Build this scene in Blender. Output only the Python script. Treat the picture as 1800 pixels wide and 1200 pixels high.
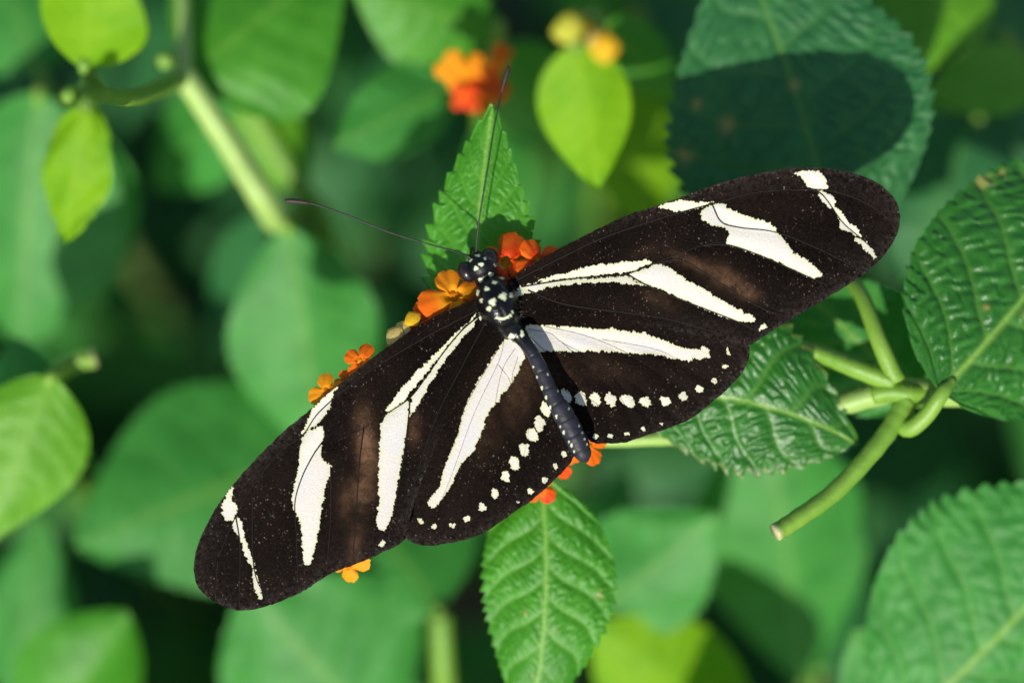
import bpy, math, random
import numpy as np
from mathutils import Vector, Matrix
from mathutils.geometry import delaunay_2d_cdt

for o in list(bpy.data.objects):
    bpy.data.objects.remove(o)
SC = bpy.context.scene
COL = SC.collection
rng = random.Random(7)
nrg = np.random.default_rng(11)

# ------------------------------------------------------------------ camera
D = 286.0                      # mm from the lens to the plane of the wings
K = 1800.0 / 103.0             # photo pixels per mm in that plane
TILT = math.radians(12)
FOC = Vector((0, 0, 0.30))     # the plane of the wings is 30 cm above the soil
CX = Vector((1, 0, 0)); CY = Vector((0, math.cos(TILT), math.sin(TILT))); CZ = Vector((0, -math.sin(TILT), math.cos(TILT)))
cam = bpy.data.cameras.new('camera')
camo = bpy.data.objects.new('camera', cam); COL.objects.link(camo)
cam.lens = 100; cam.sensor_width = 36
cam.clip_start = 0.01; cam.clip_end = 200
cam.dof.use_dof = True; cam.dof.focus_distance = (D - 1.2) * 0.001; cam.dof.aperture_fstop = 6.5
camo.location = FOC + CZ * D * 0.001
camo.rotation_euler = (TILT, 0, 0)
SC.camera = camo

# ------------------------------------------------------------------ light
th = math.radians(40)
ts = (-0.28 * math.sin(th), -0.96 * math.sin(th), math.cos(th))       # towards the sun, camera axes
TS = (CX * ts[0] + CY * ts[1] + CZ * ts[2]).normalized()
w = bpy.data.worlds.new('World'); SC.world = w; w.use_nodes = True
nt = w.node_tree; nt.nodes.clear()
sky = nt.nodes.new('ShaderNodeTexSky'); sky.sky_type = 'NISHITA'; sky.sun_disc = False
sky.sun_elevation = math.asin(TS.z); sky.sun_rotation = math.atan2(TS.x, TS.y)
bg = nt.nodes.new('ShaderNodeBackground'); bg.inputs[1].default_value = 0.12
wo = nt.nodes.new('ShaderNodeOutputWorld')
nt.links.new(sky.outputs[0], bg.inputs[0]); nt.links.new(bg.outputs[0], wo.inputs[0])
sl = bpy.data.lights.new('sun', 'SUN'); sl.energy = 4.6; sl.angle = math.radians(0.5); sl.color = (1, 0.95, 0.86)
so = bpy.data.objects.new('sun', sl); COL.objects.link(so)
so.rotation_euler = TS.to_track_quat('Z', 'Y').to_euler(); so.location = (0, -1, 2)
SC.view_settings.view_transform = 'Standard'; SC.view_settings.look = 'None'
SC.view_settings.exposure = 0.22; SC.view_settings.gamma = 1.0
SC.render.engine = 'CYCLES'

# ------------------------------------------------------------------ helpers
def C(u, v, h=0.0):
    """photo pixel and height (mm towards the lens from the wing plane) -> mm along the camera axes"""
    s = (D - h) / D
    return np.array([(u - 900) / K * s, -(v - 600) / K * s, h])
MW = np.array([list(CX), list(CY), list(CZ)])          # rows
def W(p):
    return np.asarray(p) @ MW * 0.001 + np.array(FOC)
WZ = np.array([0, math.sin(TILT), math.cos(TILT)])     # world up along the camera axes
def ground_under(p):
    """mm camera-axes point on the soil straight below p"""
    wz = W(p)[2]
    return np.asarray(p) - WZ * (wz / 0.001)

def tag(o, label=None, cat=None, group=None, kind=None):
    if label: o['label'] = label
    if cat: o['category'] = cat
    if group: o['group'] = group
    if kind: o['kind'] = kind
    return o
def thing(name, base_c, label, cat, group=None):
    o = bpy.data.objects.new(name, None); COL.objects.link(o)
    o.location = W(base_c); o.empty_display_size = 0.01
    return tag(o, label, cat, group)
def root_loc(o):
    l = Vector((0, 0, 0))
    while o: l = l + o.location; o = o.parent
    return np.array(l)
def mesh_obj(name, verts_c, faces, mats, parent=None, attrs=None, cattrs=None, fmat=None, smooth=True, origin=None):
    """verts in mm camera axes -> mesh object; origin (mm) becomes the object's own origin"""
    v = W(np.asarray(verts_c))
    base = root_loc(parent) if parent else np.zeros(3)
    org = W(origin) if origin is not None else base
    me = bpy.data.meshes.new(name)
    me.from_pydata((v - org).tolist(), [], [list(map(int, f)) for f in faces])
    for m in (mats if isinstance(mats, (list, tuple)) else [mats]): me.materials.append(m)
    if fmat is not None: me.polygons.foreach_set('material_index', np.asarray(fmat, dtype=np.int32))
    if smooth: me.polygons.foreach_set('use_smooth', np.ones(len(me.polygons), dtype=bool))
    for k, a in (attrs or {}).items():
        at = me.attributes.new(k, 'FLOAT', 'POINT'); at.data.foreach_set('value', np.asarray(a, dtype=np.float32))
    for k, a in (cattrs or {}).items():
        at = me.color_attributes.new(k, 'FLOAT_COLOR', 'POINT')
        a = np.asarray(a, dtype=np.float32)
        if a.shape[1] == 3: a = np.hstack([a, np.ones((len(a), 1), np.float32)])
        at.data.foreach_set('color', a.ravel())
    me.update()
    o = bpy.data.objects.new(name, me); COL.objects.link(o)
    if parent: o.parent = parent
    o.location = org - base
    return o

def spline(pts, n):
    """Catmull-Rom through rows of pts, n samples"""
    P = np.asarray(pts, float); P = np.vstack([2 * P[0] - P[1], P, 2 * P[-1] - P[-2]])
    m = len(P) - 3; out = []
    for i in range(n):
        s = i / (n - 1) * m; k = min(int(s), m - 1); t = s - k
        a, b, c, d = P[k:k + 4]
        out.append(0.5 * (2 * b + (c - a) * t + (2 * a - 5 * b + 4 * c - d) * t * t + (3 * b - a - 3 * c + d) * t ** 3))
    return np.array(out)
def frames(P):
    T = np.gradient(P, axis=0); T /= np.linalg.norm(T, axis=1)[:, None] + 1e-9
    up = np.array([0, 0, 1.0])
    if abs(T[:, 2]).mean() > 0.8: up = np.array([0.0, 1, 0])
    S = np.cross(T, up); S /= np.linalg.norm(S, axis=1)[:, None] + 1e-9
    N = np.cross(S, T)
    return T, S, N
def tube(P, R, seg=12, cap=True, squareness=0.0, flat=1.0):
    P = np.asarray(P); R = np.asarray(R)
    T, S, N = frames(P); V = []; F = []
    for i in range(len(P)):
        for k in range(seg):
            a = 2 * math.pi * k / seg
            q = 1 + squareness * math.cos(4 * a)
            V.append(P[i] + R[i] * q * (S[i] * math.cos(a) + N[i] * math.sin(a) * flat))
    for i in range(len(P) - 1):
        for k in range(seg):
            k2 = (k + 1) % seg
            F.append((i * seg + k, i * seg + k2, (i + 1) * seg + k2, (i + 1) * seg + k))
    if cap:
        F.append(tuple(range(seg - 1, -1, -1))); n = (len(P) - 1) * seg; F.append(tuple(n + k for k in range(seg)))
    return np.array(V), F

# ------------------------------------------------------------------ materials
def newmat(name):
    m = bpy.data.materials.new(name); m.use_nodes = True
    n = m.node_tree; n.nodes.clear()
    out = n.nodes.new('ShaderNodeOutputMaterial'); b = n.nodes.new('ShaderNodeBsdfPrincipled')
    n.links.new(b.outputs[0], out.inputs[0])
    return m, n, b, out
def nd(n, t, **kw):
    x = n.nodes.new(t)
    for k, v in kw.items(): setattr(x, k, v)
    return x
def mixcol(n, fac, a, b, mode='MIX'):
    x = n.nodes.new('ShaderNodeMix'); x.data_type = 'RGBA'; x.blend_type = mode
    for s, v in ((0, fac), (6, a), (7, b)):
        if hasattr(v, 'is_linked') or hasattr(v, 'links'): n.links.new(v, x.inputs[s])
        elif s == 0: x.inputs[s].default_value = v
        else: x.inputs[s].default_value = (*v, 1)
    return x.outputs[2]
def ramp(n, sock, stops):
    r = n.nodes.new('ShaderNodeValToRGB'); e = r.color_ramp.elements
    e[0].position, e[0].color = stops[0][0], (*stops[0][1], 1)
    e[1].position, e[1].color = stops[-1][0], (*stops[-1][1], 1)
    for p, c in stops[1:-1]:
        q = e.new(p); q.color = (*c, 1)
    n.links.new(sock, r.inputs[0]); return r.outputs[0]
def g(v): return (v, v, v)
def noise(n, scale, detail=3, rough=0.55, coord=None):
    x = nd(n, 'ShaderNodeTexNoise'); x.inputs['Scale'].default_value = scale
    x.inputs['Detail'].default_value = detail; x.inputs['Roughness'].default_value = rough
    if coord is not None: n.links.new(coord, x.inputs['Vector'])
    return x.outputs[0]
def coords(n): return nd(n, 'ShaderNodeTexCoord').outputs['Object']

def leaf_mat(name, c0, c1, vein, trans, tfac, rough, spec=0.5):
    m, n, b, out = newmat(name)
    co = coords(n)
    nz = noise(n, 220, 4, 0.6, co)
    base = mixcol(n, ramp(n, nz, [(0.35, g(0)), (0.68, g(1))]), c0, c1)
    at = nd(n, 'ShaderNodeAttribute', attribute_name='vein')
    base = mixcol(n, at.outputs['Fac'], base, vein)
    bl = nd(n, 'ShaderNodeAttribute', attribute_name='blemish')
    base = mixcol(n, bl.outputs['Fac'], base, (0.36, 0.30, 0.08))
    n.links.new(base, b.inputs['Base Color'])
    b.inputs['Roughness'].default_value = rough
    b.inputs['Specular IOR Level'].default_value = spec
    rr = noise(n, 900, 2, 0.5, co)
    bp = nd(n, 'ShaderNodeBump'); bp.inputs['Strength'].default_value = 0.35; bp.inputs['Distance'].default_value = 0.0003
    n2 = noise(n, 2600, 3, 0.6, co)
    add = nd(n, 'ShaderNodeMath', operation='ADD'); n.links.new(rr, add.inputs[0]); n.links.new(n2, add.inputs[1])
    n.links.new(add.outputs[0], bp.inputs['Height']); n.links.new(bp.outputs[0], b.inputs['Normal'])
    tr = nd(n, 'ShaderNodeBsdfTranslucent'); tr.inputs[0].default_value = (*trans, 1)
    n.links.new(bp.outputs[0], tr.inputs['Normal'])
    mx = nd(n, 'ShaderNodeMixShader'); mx.inputs[0].default_value = tfac
    n.links.new(b.outputs[0], mx.inputs[1]); n.links.new(tr.outputs[0], mx.inputs[2]); n.links.new(mx.outputs[0], out.inputs[0])
    return m
M = {}
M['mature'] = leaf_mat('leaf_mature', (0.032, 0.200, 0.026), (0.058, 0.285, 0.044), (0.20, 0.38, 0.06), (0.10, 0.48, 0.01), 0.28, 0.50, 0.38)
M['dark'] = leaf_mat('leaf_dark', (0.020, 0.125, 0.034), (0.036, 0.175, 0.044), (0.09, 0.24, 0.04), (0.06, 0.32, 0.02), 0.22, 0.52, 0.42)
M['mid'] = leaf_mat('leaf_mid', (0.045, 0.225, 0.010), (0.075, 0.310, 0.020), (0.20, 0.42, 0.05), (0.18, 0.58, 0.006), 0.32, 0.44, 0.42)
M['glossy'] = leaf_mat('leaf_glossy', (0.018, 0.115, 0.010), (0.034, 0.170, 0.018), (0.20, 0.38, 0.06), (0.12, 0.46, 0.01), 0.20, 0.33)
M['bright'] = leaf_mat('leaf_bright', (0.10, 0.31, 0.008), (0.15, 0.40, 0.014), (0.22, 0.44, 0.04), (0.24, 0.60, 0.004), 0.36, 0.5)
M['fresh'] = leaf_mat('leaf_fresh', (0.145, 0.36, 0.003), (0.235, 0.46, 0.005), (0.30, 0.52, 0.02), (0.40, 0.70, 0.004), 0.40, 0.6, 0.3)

def stem_mat(name, c0, c1):
    m, n, b, out = newmat(name); co = coords(n)
    base = mixcol(n, ramp(n, noise(n, 130, 3, 0.6, co), [(0.25, g(0)), (0.8, g(1))]), c0, c1)
    at = nd(n, 'ShaderNodeAttribute', attribute_name='blemish')
    base = mixcol(n, at.outputs['Fac'], base, (0.45, 0.40, 0.22))
    n.links.new(base, b.inputs['Base Color']); b.inputs['Roughness'].default_value = 0.5
    b.inputs['Subsurface Weight'].default_value = 0.15; b.inputs['Subsurface Radius'].default_value = (0.3, 0.5, 0.1); b.inputs['Subsurface Scale'].default_value = 0.001
    bp = nd(n, 'ShaderNodeBump'); bp.inputs['Strength'].default_value = 0.35; bp.inputs['Distance'].default_value = 0.0002
    n.links.new(noise(n, 2400, 3, 0.6, co), bp.inputs['Height']); n.links.new(bp.outputs[0], b.inputs['Normal'])
    return m
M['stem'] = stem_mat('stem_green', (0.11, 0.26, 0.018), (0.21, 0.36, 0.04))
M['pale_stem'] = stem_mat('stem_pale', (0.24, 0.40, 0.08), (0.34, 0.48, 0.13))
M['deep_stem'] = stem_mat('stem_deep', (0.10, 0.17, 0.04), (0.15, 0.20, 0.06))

m, n, b, out = newmat('petal'); co = coords(n)
at = nd(n, 'ShaderNodeAttribute', attribute_name='col')
base = mixcol(n, ramp(n, noise(n, 900, 3, 0.6, co), [(0.3, g(0)), (0.75, g(0.35))]), at.outputs['Color'], (0.95, 0.30, 0.01))
n.links.new(base, b.inputs['Base Color']); b.inputs['Roughness'].default_value = 0.6; b.inputs['Specular IOR Level'].default_value = 0.25
bp = nd(n, 'ShaderNodeBump'); bp.inputs['Strength'].default_value = 0.4; bp.inputs['Distance'].default_value = 0.0002
n.links.new(noise(n, 1500, 3, 0.6, co), bp.inputs['Height']); n.links.new(bp.outputs[0], b.inputs['Normal'])
tr = nd(n, 'ShaderNodeBsdfTranslucent'); n.links.new(base, tr.inputs[0])
mx = nd(n, 'ShaderNodeMixShader'); mx.inputs[0].default_value = 0.3
n.links.new(b.outputs[0], mx.inputs[1]); n.links.new(tr.outputs[0], mx.inputs[2]); n.links.new(mx.outputs[0], out.inputs[0])
M['petal'] = m

# wing scales: dark
m, n, b, out = newmat('wing_dark'); co = coords(n)
big = noise(n, 160, 4, 0.6, co)
base = mixcol(n, ramp(n, big, [(0.35, g(0)), (0.75, g(1))]), (0.0022, 0.0013, 0.0009), (0.0080, 0.0046, 0.0030))
fine = noise(n, 5200, 3, 0.75, co)
base = mixcol(n, ramp(n, fine, [(0.48, g(0)), (0.80, g(0.6))]), base, (0.026, 0.016, 0.011))
wr = nd(n, 'ShaderNodeAttribute', attribute_name='wear')
patch = nd(n, 'ShaderNodeMath', operation='MULTIPLY'); n.links.new(wr.outputs['Fac'], patch.inputs[0])
n.links.new(ramp(n, noise(n, 900, 5, 0.75, co), [(0.32, g(0.1)), (0.66, g(1))]), patch.inputs[1])
base = mixcol(n, patch.outputs[0], base, (0.20, 0.105, 0.055))
rm = nd(n, 'ShaderNodeAttribute', attribute_name='rim')
rub = nd(n, 'ShaderNodeMath', operation='MULTIPLY'); n.links.new(rm.outputs['Fac'], rub.inputs[0])
n.links.new(ramp(n, noise(n, 2200, 5, 0.8, co), [(0.42, g(0)), (0.7, g(1))]), rub.inputs[1])
base = mixcol(n, rub.outputs[0], base, (0.085, 0.070, 0.062))
def specks(scale, lo, d0, d1, zs, z0, z1):
    vo = nd(n, 'ShaderNodeTexVoronoi'); vo.inputs['Scale'].default_value = scale
    wn = nd(n, 'ShaderNodeTexNoise'); wn.inputs['Scale'].default_value = scale * .8; n.links.new(co, wn.inputs['Vector'])
    wa = nd(n, 'ShaderNodeVectorMath', operation='MULTIPLY_ADD'); n.links.new(wn.outputs['Color'], wa.inputs[0]); wa.inputs[1].default_value = (1.6 / scale,) * 3; n.links.new(co, wa.inputs[2])
    n.links.new(wa.outputs[0], vo.inputs['Vector'])
    sp = nd(n, 'ShaderNodeSeparateColor'); n.links.new(vo.outputs['Color'], sp.inputs[0])
    pick = ramp(n, sp.outputs[0], [(lo, g(0)), (min(.999, lo + .02), g(1))])
    near = ramp(n, vo.outputs['Distance'], [(d0, g(1)), (d1, g(0))])
    zone = ramp(n, noise(n, zs, 3, 0.6, co), [(z0, g(0.0)), (z1, g(1))])
    return mixcol(n, 1.0, mixcol(n, 1.0, pick, near, 'MULTIPLY'), zone, 'MULTIPLY'), sp
k1, sp = specks(6000, .90, .3, .5, 260, .42, .62)
base = mixcol(n, k1, base, mixcol(n, ramp(n, sp.outputs[1], [(.4, g(0)), (.8, g(1))]), (0.085, 0.042, 0.022), (0.15, 0.125, 0.105)))
k2, sp2 = specks(2600, .965, .12, .34, 120, .45, .62)
base = mixcol(n, k2, base, (0.13, 0.11, 0.095))
n.links.new(base, b.inputs['Base Color']); b.inputs['Roughness'].default_value = 0.6; b.inputs['Specular IOR Level'].default_value = 0.03
b.inputs['Sheen Weight'].default_value = 0.01
bp = nd(n, 'ShaderNodeBump'); bp.inputs['Strength'].default_value = 0.7; bp.inputs['Distance'].default_value = 0.0001
n.links.new(noise(n, 6000, 3, 0.7, co), bp.inputs['Height']); n.links.new(bp.outputs[0], b.inputs['Normal'])
M['wdark'] = m
# wing scales: cream
m, n, b, out = newmat('wing_cream'); co = coords(n)
base = mixcol(n, ramp(n, noise(n, 110, 4, 0.6, co), [(0.38, g(0)), (0.66, g(1))]), (0.63, 0.605, 0.53), (0.60, 0.55, 0.50))
base = mixcol(n, ramp(n, noise(n, 240, 2, 0.5, co), [(0.52, g(0)), (0.68, g(0.8))]), base, (0.585, 0.57, 0.56))
base = mixcol(n, ramp(n, noise(n, 4200, 3, 0.75, co), [(0.5, g(0)), (0.85, g(0.55))]), base, (0.42, 0.38, 0.30))
ed = nd(n, 'ShaderNodeAttribute', attribute_name='edge')
base = mixcol(n, ed.outputs['Fac'], base, (0.56, 0.56, 0.34))
n.links.new(base, b.inputs['Base Color']); b.inputs['Roughness'].default_value = 0.7; b.inputs['Specular IOR Level'].default_value = 0.12
bp = nd(n, 'ShaderNodeBump'); bp.inputs['Strength'].default_value = 0.6; bp.inputs['Distance'].default_value = 0.0001
n.links.new(noise(n, 5000, 3, 0.7, co), bp.inputs['Height']); n.links.new(bp.outputs[0], b.inputs['Normal'])
M['wcream'] = m
def plain(name, c, rough, spec=0.5):
    m, n, b, out = newmat(name); co = coords(n)
    base = mixcol(n, ramp(n, noise(n, 1500, 3, 0.6, co), [(0.3, g(0)), (0.75, g(1))]), tuple(x * 0.7 for x in c), tuple(x * 1.3 for x in c))
    n.links.new(base, b.inputs['Base Color']); b.inputs['Roughness'].default_value = rough; b.inputs['Specular IOR Level'].default_value = spec
    return m
M['wvein'] = plain('wing_vein', (0.010, 0.007, 0.005), 0.6, 0.2)
M['eye'] = plain('eye_brown', (0.012, 0.008, 0.008), 0.28, 0.5)
M['antenna'] = plain('antenna_black', (0.008, 0.007, 0.006), 0.5)
M['club'] = plain('antenna_club', (0.030, 0.013, 0.010), 0.6)
M['leg'] = plain('leg_grey', (0.022, 0.022, 0.032), 0.35)
M['hair'] = plain('hair_dark', (0.012, 0.009, 0.008), 0.6)
m, n, b, out = newmat('body'); co = coords(n)
at = nd(n, 'ShaderNodeAttribute', attribute_name='col'); rg = nd(n, 'ShaderNodeAttribute', attribute_name='rough')
base = mixcol(n, ramp(n, noise(n, 1400, 4, 0.65, co), [(0.3, g(0)), (0.8, g(1))]), at.outputs['Color'], mixcol(n, 1.0, at.outputs['Color'], (1.0, 0.95, 0.85), 'MULTIPLY'))
base = mixcol(n, ramp(n, noise(n, 3200, 3, 0.7, co), [(0.62, g(0)), (0.8, g(0.25))]), base, (0.12, 0.11, 0.12))
n.links.new(base, b.inputs['Base Color']); n.links.new(rg.outputs['Fac'], b.inputs['Roughness']); b.inputs['Specular IOR Level'].default_value = 0.32
bp = nd(n, 'ShaderNodeBump'); bp.inputs['Strength'].default_value = 0.5; bp.inputs['Distance'].default_value = 0.00012
n.links.new(noise(n, 2800, 3, 0.65, co), bp.inputs['Height']); n.links.new(bp.outputs[0], b.inputs['Normal'])
M['body'] = m
m, n, b, out = newmat('soil'); co = coords(n)
base = mixcol(n, ramp(n, noise(n, 60, 5, 0.65, co), [(0.3, g(0)), (0.75, g(1))]), (0.012, 0.010, 0.007), (0.035, 0.026, 0.017))
n.links.new(base, b.inputs['Base Color']); b.inputs['Roughness'].default_value = 0.9
bp = nd(n, 'ShaderNodeBump'); bp.inputs['Distance'].default_value = 0.01
n.links.new(noise(n, 120, 5, 0.7, co), bp.inputs['Height']); n.links.new(bp.outputs[0], b.inputs['Normal'])
M['soil'] = m

# ------------------------------------------------------------------ ground
def build_ground():
    R = [0, .05, .1, .15, .2, .25, .3, .4, .5, .7, 1, 2, 5, 12, 40]; V = [(0, 0, 0)]; F = []
    S = 48
    for i, r in enumerate(R[1:]):
        for k in range(S):
            a = 2 * math.pi * k / S
            V.append((r * math.cos(a), r * math.sin(a), rng.uniform(-.006, .006) if r < 2 else 0))
    for k in range(S): F.append((0, 1 + k, 1 + (k + 1) % S))
    for i in range(len(R) - 2):
        for k in range(S):
            a = 1 + i * S + k; b_ = 1 + i * S + (k + 1) % S
            F.append((a, a + S, b_ + S, b_))
    me = bpy.data.meshes.new('ground'); me.from_pydata(V, [], F); me.materials.append(M['soil'])
    o = bpy.data.objects.new('ground', me); COL.objects.link(o)
    tag(o, 'dark bare soil under the lantana bushes', 'ground', kind='structure')
build_ground()

# ------------------------------------------------------------------ leaves
def sm(x, a, b):
    t = np.clip((x - a) / (b - a), 0, 1); return t * t * (3 - 2 * t)
def leaf_surface(L, Wd, seed, nt=60, nu=16, bow=0.06, curve=0.0, fold=0.15, droop=0.12, teeth=22, tooth=0.05, quilt=0.35,
                 nlat=7, fullness=0.42, wave=0.03, asym=(1.0, 1.0), tipdroop=0.0, blem=0, tert=7.0, edgeblem=0.0):
    """a leaf along +x from 0 to L, width along y, upper face +z (mm). Returns verts, faces, attrs"""
    r = np.random.default_rng(seed)
    T = np.linspace(0, 1, nt); U = np.linspace(-1, 1, nu * 2 + 1)
    t, u = np.meshgrid(T, U, indexing='ij')
    e = math.log(0.5) / math.log(fullness)
    f = np.power(np.clip(np.sin(np.pi * np.power(T, e)), 0, 1), 0.82) * (1 - 0.18 * T ** 3)
    f = f / f.max(); f[0] = max(f[0], 0.012); f[-1] = 0.01
    au = np.abs(u)
    w = (Wd / 2 * f)[:, None] * np.where(u < 0, asym[0], asym[1])
    # teeth
    ph = t * teeth + 0.15 * np.sin(t * 31 + seed) + np.where(u < 0, 0.37, 0.0)
    fr = ph - np.floor(ph)
    saw = np.where(fr < 0.75, fr / 0.75, (1 - fr) / 0.25)
    jag = 0.35 + 1.2 * (np.sin(np.floor(ph) * 12.9898 + seed) * 0.5 + 0.5)
    rim = sm(au, 0.62, 1.0)
    y = u * w * (1 + 0.05 * np.sin(t * 5 + seed + (u > 0) * 2)) + np.sign(u) * rim * (saw * jag - 0.5) * tooth * Wd * 0.5 * np.sqrt(np.clip(f, 0, 1))[:, None]
    x = t * L + rim * saw * tooth * L * 0.16
    # lateral veins arch towards the tip
    s = t - 0.24 * np.power(au, 1.1) * (1 - 0.35 * t) + 0.012 * np.sin(au * 7 + seed)
    side = np.where(u < 0, 0.0, 0.45)
    p = s * nlat + side + 0.1 * np.sin(seed + s * 9)
    dl = np.abs(p - np.round(p)) / nlat * L                       # mm from the nearest lateral vein, roughly
    cell = np.floor(p + 0.5)
    pf = p - np.round(p); slope = 0.9 * 0.24 * L / (Wd / 2) / (nlat * ((Wd / 2) / L + 0.24 ** 2 * L / (Wd / 2)))
    q = tert * (au + slope * pf) * (0.85 + 0.3 * np.sin(cell * 7.3 + seed) ** 2) + 3 * np.sin(cell * 12.9 + seed + side * 9) + 0.22 * np.sin(au * 19 + pf * 6 + cell * 2 + seed) + 0.18 * np.sin(pf * 14 + au * 31 + cell)
    dt_ = np.abs(q - np.round(q)) / tert * (Wd / 2) * np.clip(f, .05, 1)[:, None]
    dm = np.abs(u * w)
    z1 = 1 - np.exp(-(dl / 0.62) ** 1.5); z2 = 1 - np.exp(-(dt_ / 0.38) ** 1.6); z3 = 1 - np.exp(-(dm / 0.75) ** 1.5)
    bulge = z3 * z1 * (0.30 + 0.70 * z2)
    fade = sm(f, 0.02, 0.35)[:, None] * (1 - 0.45 * sm(au, 0.8, 1.0))
    z = quilt * (bulge - 0.6) * fade
    z = z - fold * np.sqrt((u * w) ** 2 + 0.3) - droop * (u ** 2) * w + fold * 0.55
    ws = [(r.uniform(3, 7), r.uniform(0, 6), r.uniform(2, 6)) for _ in range(3)]
    for (k, phs, ky) in ws:
        z = z + wave * Wd * 0.33 * np.sin(k * t * 2 + phs + ky * u) * au
    z = z + bow * L * 4 * t * (1 - t) - tipdroop * L * t ** 3
    y = y + curve * L * 4 * t * (1 - t)
    V = np.stack([x, y, z], -1).reshape(-1, 3)
    m_ = len(U); F = []
    for i in range(nt - 1):
        for k in range(m_ - 1):
            a = i * m_ + k; F.append((a, a + m_, a + m_ + 1, a + 1))
    hw = 0.008 * Wd * (1 - 0.75 * t) + 0.15
    vein = np.clip(np.exp(-(dm / hw) ** 2) * 1.0 + 0.28 * np.exp(-(dl / 0.28) ** 2) * (1 - 0.6 * au), 0, 1)
    bl = np.zeros_like(t)
    for _ in range(blem):
        c0, c1, rr = r.uniform(.15, .9), r.uniform(-.95, .95), r.uniform(.008, .022)
        bl = np.maximum(bl, np.exp(-(((t - c0) / rr) ** 2 + ((u - c1) / (rr * 2.6)) ** 2)) * 0.9)
    if edgeblem: bl = np.maximum(bl, edgeblem * sm(au, 0.93, 1.0) * (0.4 + 0.6 * np.sin(t * 40 + seed) ** 2))
    return V, F, {'vein': vein.ravel(), 'blemish': bl.ravel()}
def leaf_frame(B, T, roll):
    a = T - B; L = np.linalg.norm(a); a = a / L
    n0 = np.array([0, 0, 1.0]); n0 = n0 - a * n0.dot(a); n0 /= np.linalg.norm(n0)
    s0 = np.cross(n0, a); c, s = math.cos(math.radians(roll)), math.sin(math.radians(roll))
    n = n0 * c + s0 * s; sd = np.cross(n, a)
    return a, sd, n, L
leafcount = [0]
DS = lambda d: d if d < 27 else 27 + (d - 27) * 1.35
def leaf(parent, base, tip, width, mat, roll=0, petiole=None, pr=0.7, hi=False, name='leaf', label=None, pmat=None, **kw):
    """base/tip = (px, py, depth mm), width in photo pixels"""
    leafcount[0] += 1
    base = (base[0], base[1], DS(base[2])); tip = (tip[0], tip[1], DS(tip[2]))
    B = C(base[0], base[1], -base[2]); T = C(tip[0], tip[1], -tip[2])
    a, sd, n_, L = leaf_frame(B, T, roll)
    dm = (base[2] + tip[2]) / 2; Wd = width / K * (D + dm) / D
    args = dict(nt=170, nu=44, teeth=24) if hi else dict(nt=64, nu=13, teeth=20, quilt=0.22)
    args.update(kw)
    V, F, at = leaf_surface(L, Wd, leafcount[0] * 3 + 1, **args)
    P = B + V[:, :1] * a + V[:, 1:2] * sd + V[:, 2:3] * n_
    if not hi: at['vein'] = at['vein'] * 0.4
    o = mesh_obj(name, P, F, M[mat], parent, attrs=at, origin=B)
    if label: o['label'] = label
    if petiole:
        pts = [C(q[0], q[1], -DS(q[2])) for q in petiole] + [B, B + a * L * 0.06 - n_ * pr * 0.4]
        Q = spline(pts, 22); R = np.linspace(pr * 1.15, pr * 0.75, 22); R[-3:] *= 0.75
        v, f = tube(Q, R, 10); 
        mesh_obj('petiole', v, f, M[pmat or 'stem'], o, attrs={'blemish': np.zeros(len(v))})
    return o
def stem(parent, pts, r0, r1, mat='stem', name='stem', n=40, to_ground=True, hairs=0, cut=False, square=0.06):
    P = [C(q[0], q[1], -DS(q[2])) for q in pts]
    if to_ground:
        last = P[-1]; gp = ground_under(last); 
        P += [last * 0.45 + gp * 0.55 + np.array([3.0, -4, 0]), gp - WZ * 3]
    Q = spline(P, n); R = np.linspace(r0, r1, n)
    R = R * (1 + 0.03 * np.sin(np.arange(n) * 1.7))
    v, f = tube(Q, R, 14, squareness=square)
    bl = np.zeros(len(v))
    if cut: bl[:14] = 0.9; bl[14:28] = 0.35
    if hairs:
        T, S, N = frames(Q); V2 = list(v); f = list(f); b2 = list(bl)
        for _ in range(hairs):
            i = rng.randrange(2, n - 2); a = rng.uniform(0, 6.283); d = S[i] * math.cos(a) + N[i] * math.sin(a)
            p = Q[i] + T[i] * rng.uniform(-1, 1) * np.linalg.norm(Q[i + 1] - Q[i]) + d * R[i] * 0.97
            tip = p + d * rng.uniform(.2, .42) + T[i] * rng.uniform(-.15, .15)
            k = len(V2); V2 += [p - T[i] * .018, p + T[i] * .018, tip]; f.append((k, k + 1, k + 2)); b2 += [.3] * 3
        v = np.array(V2); bl = np.array(b2)
    return mesh_obj(name, v, f, M[mat], parent, attrs={'blemish': bl})

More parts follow.
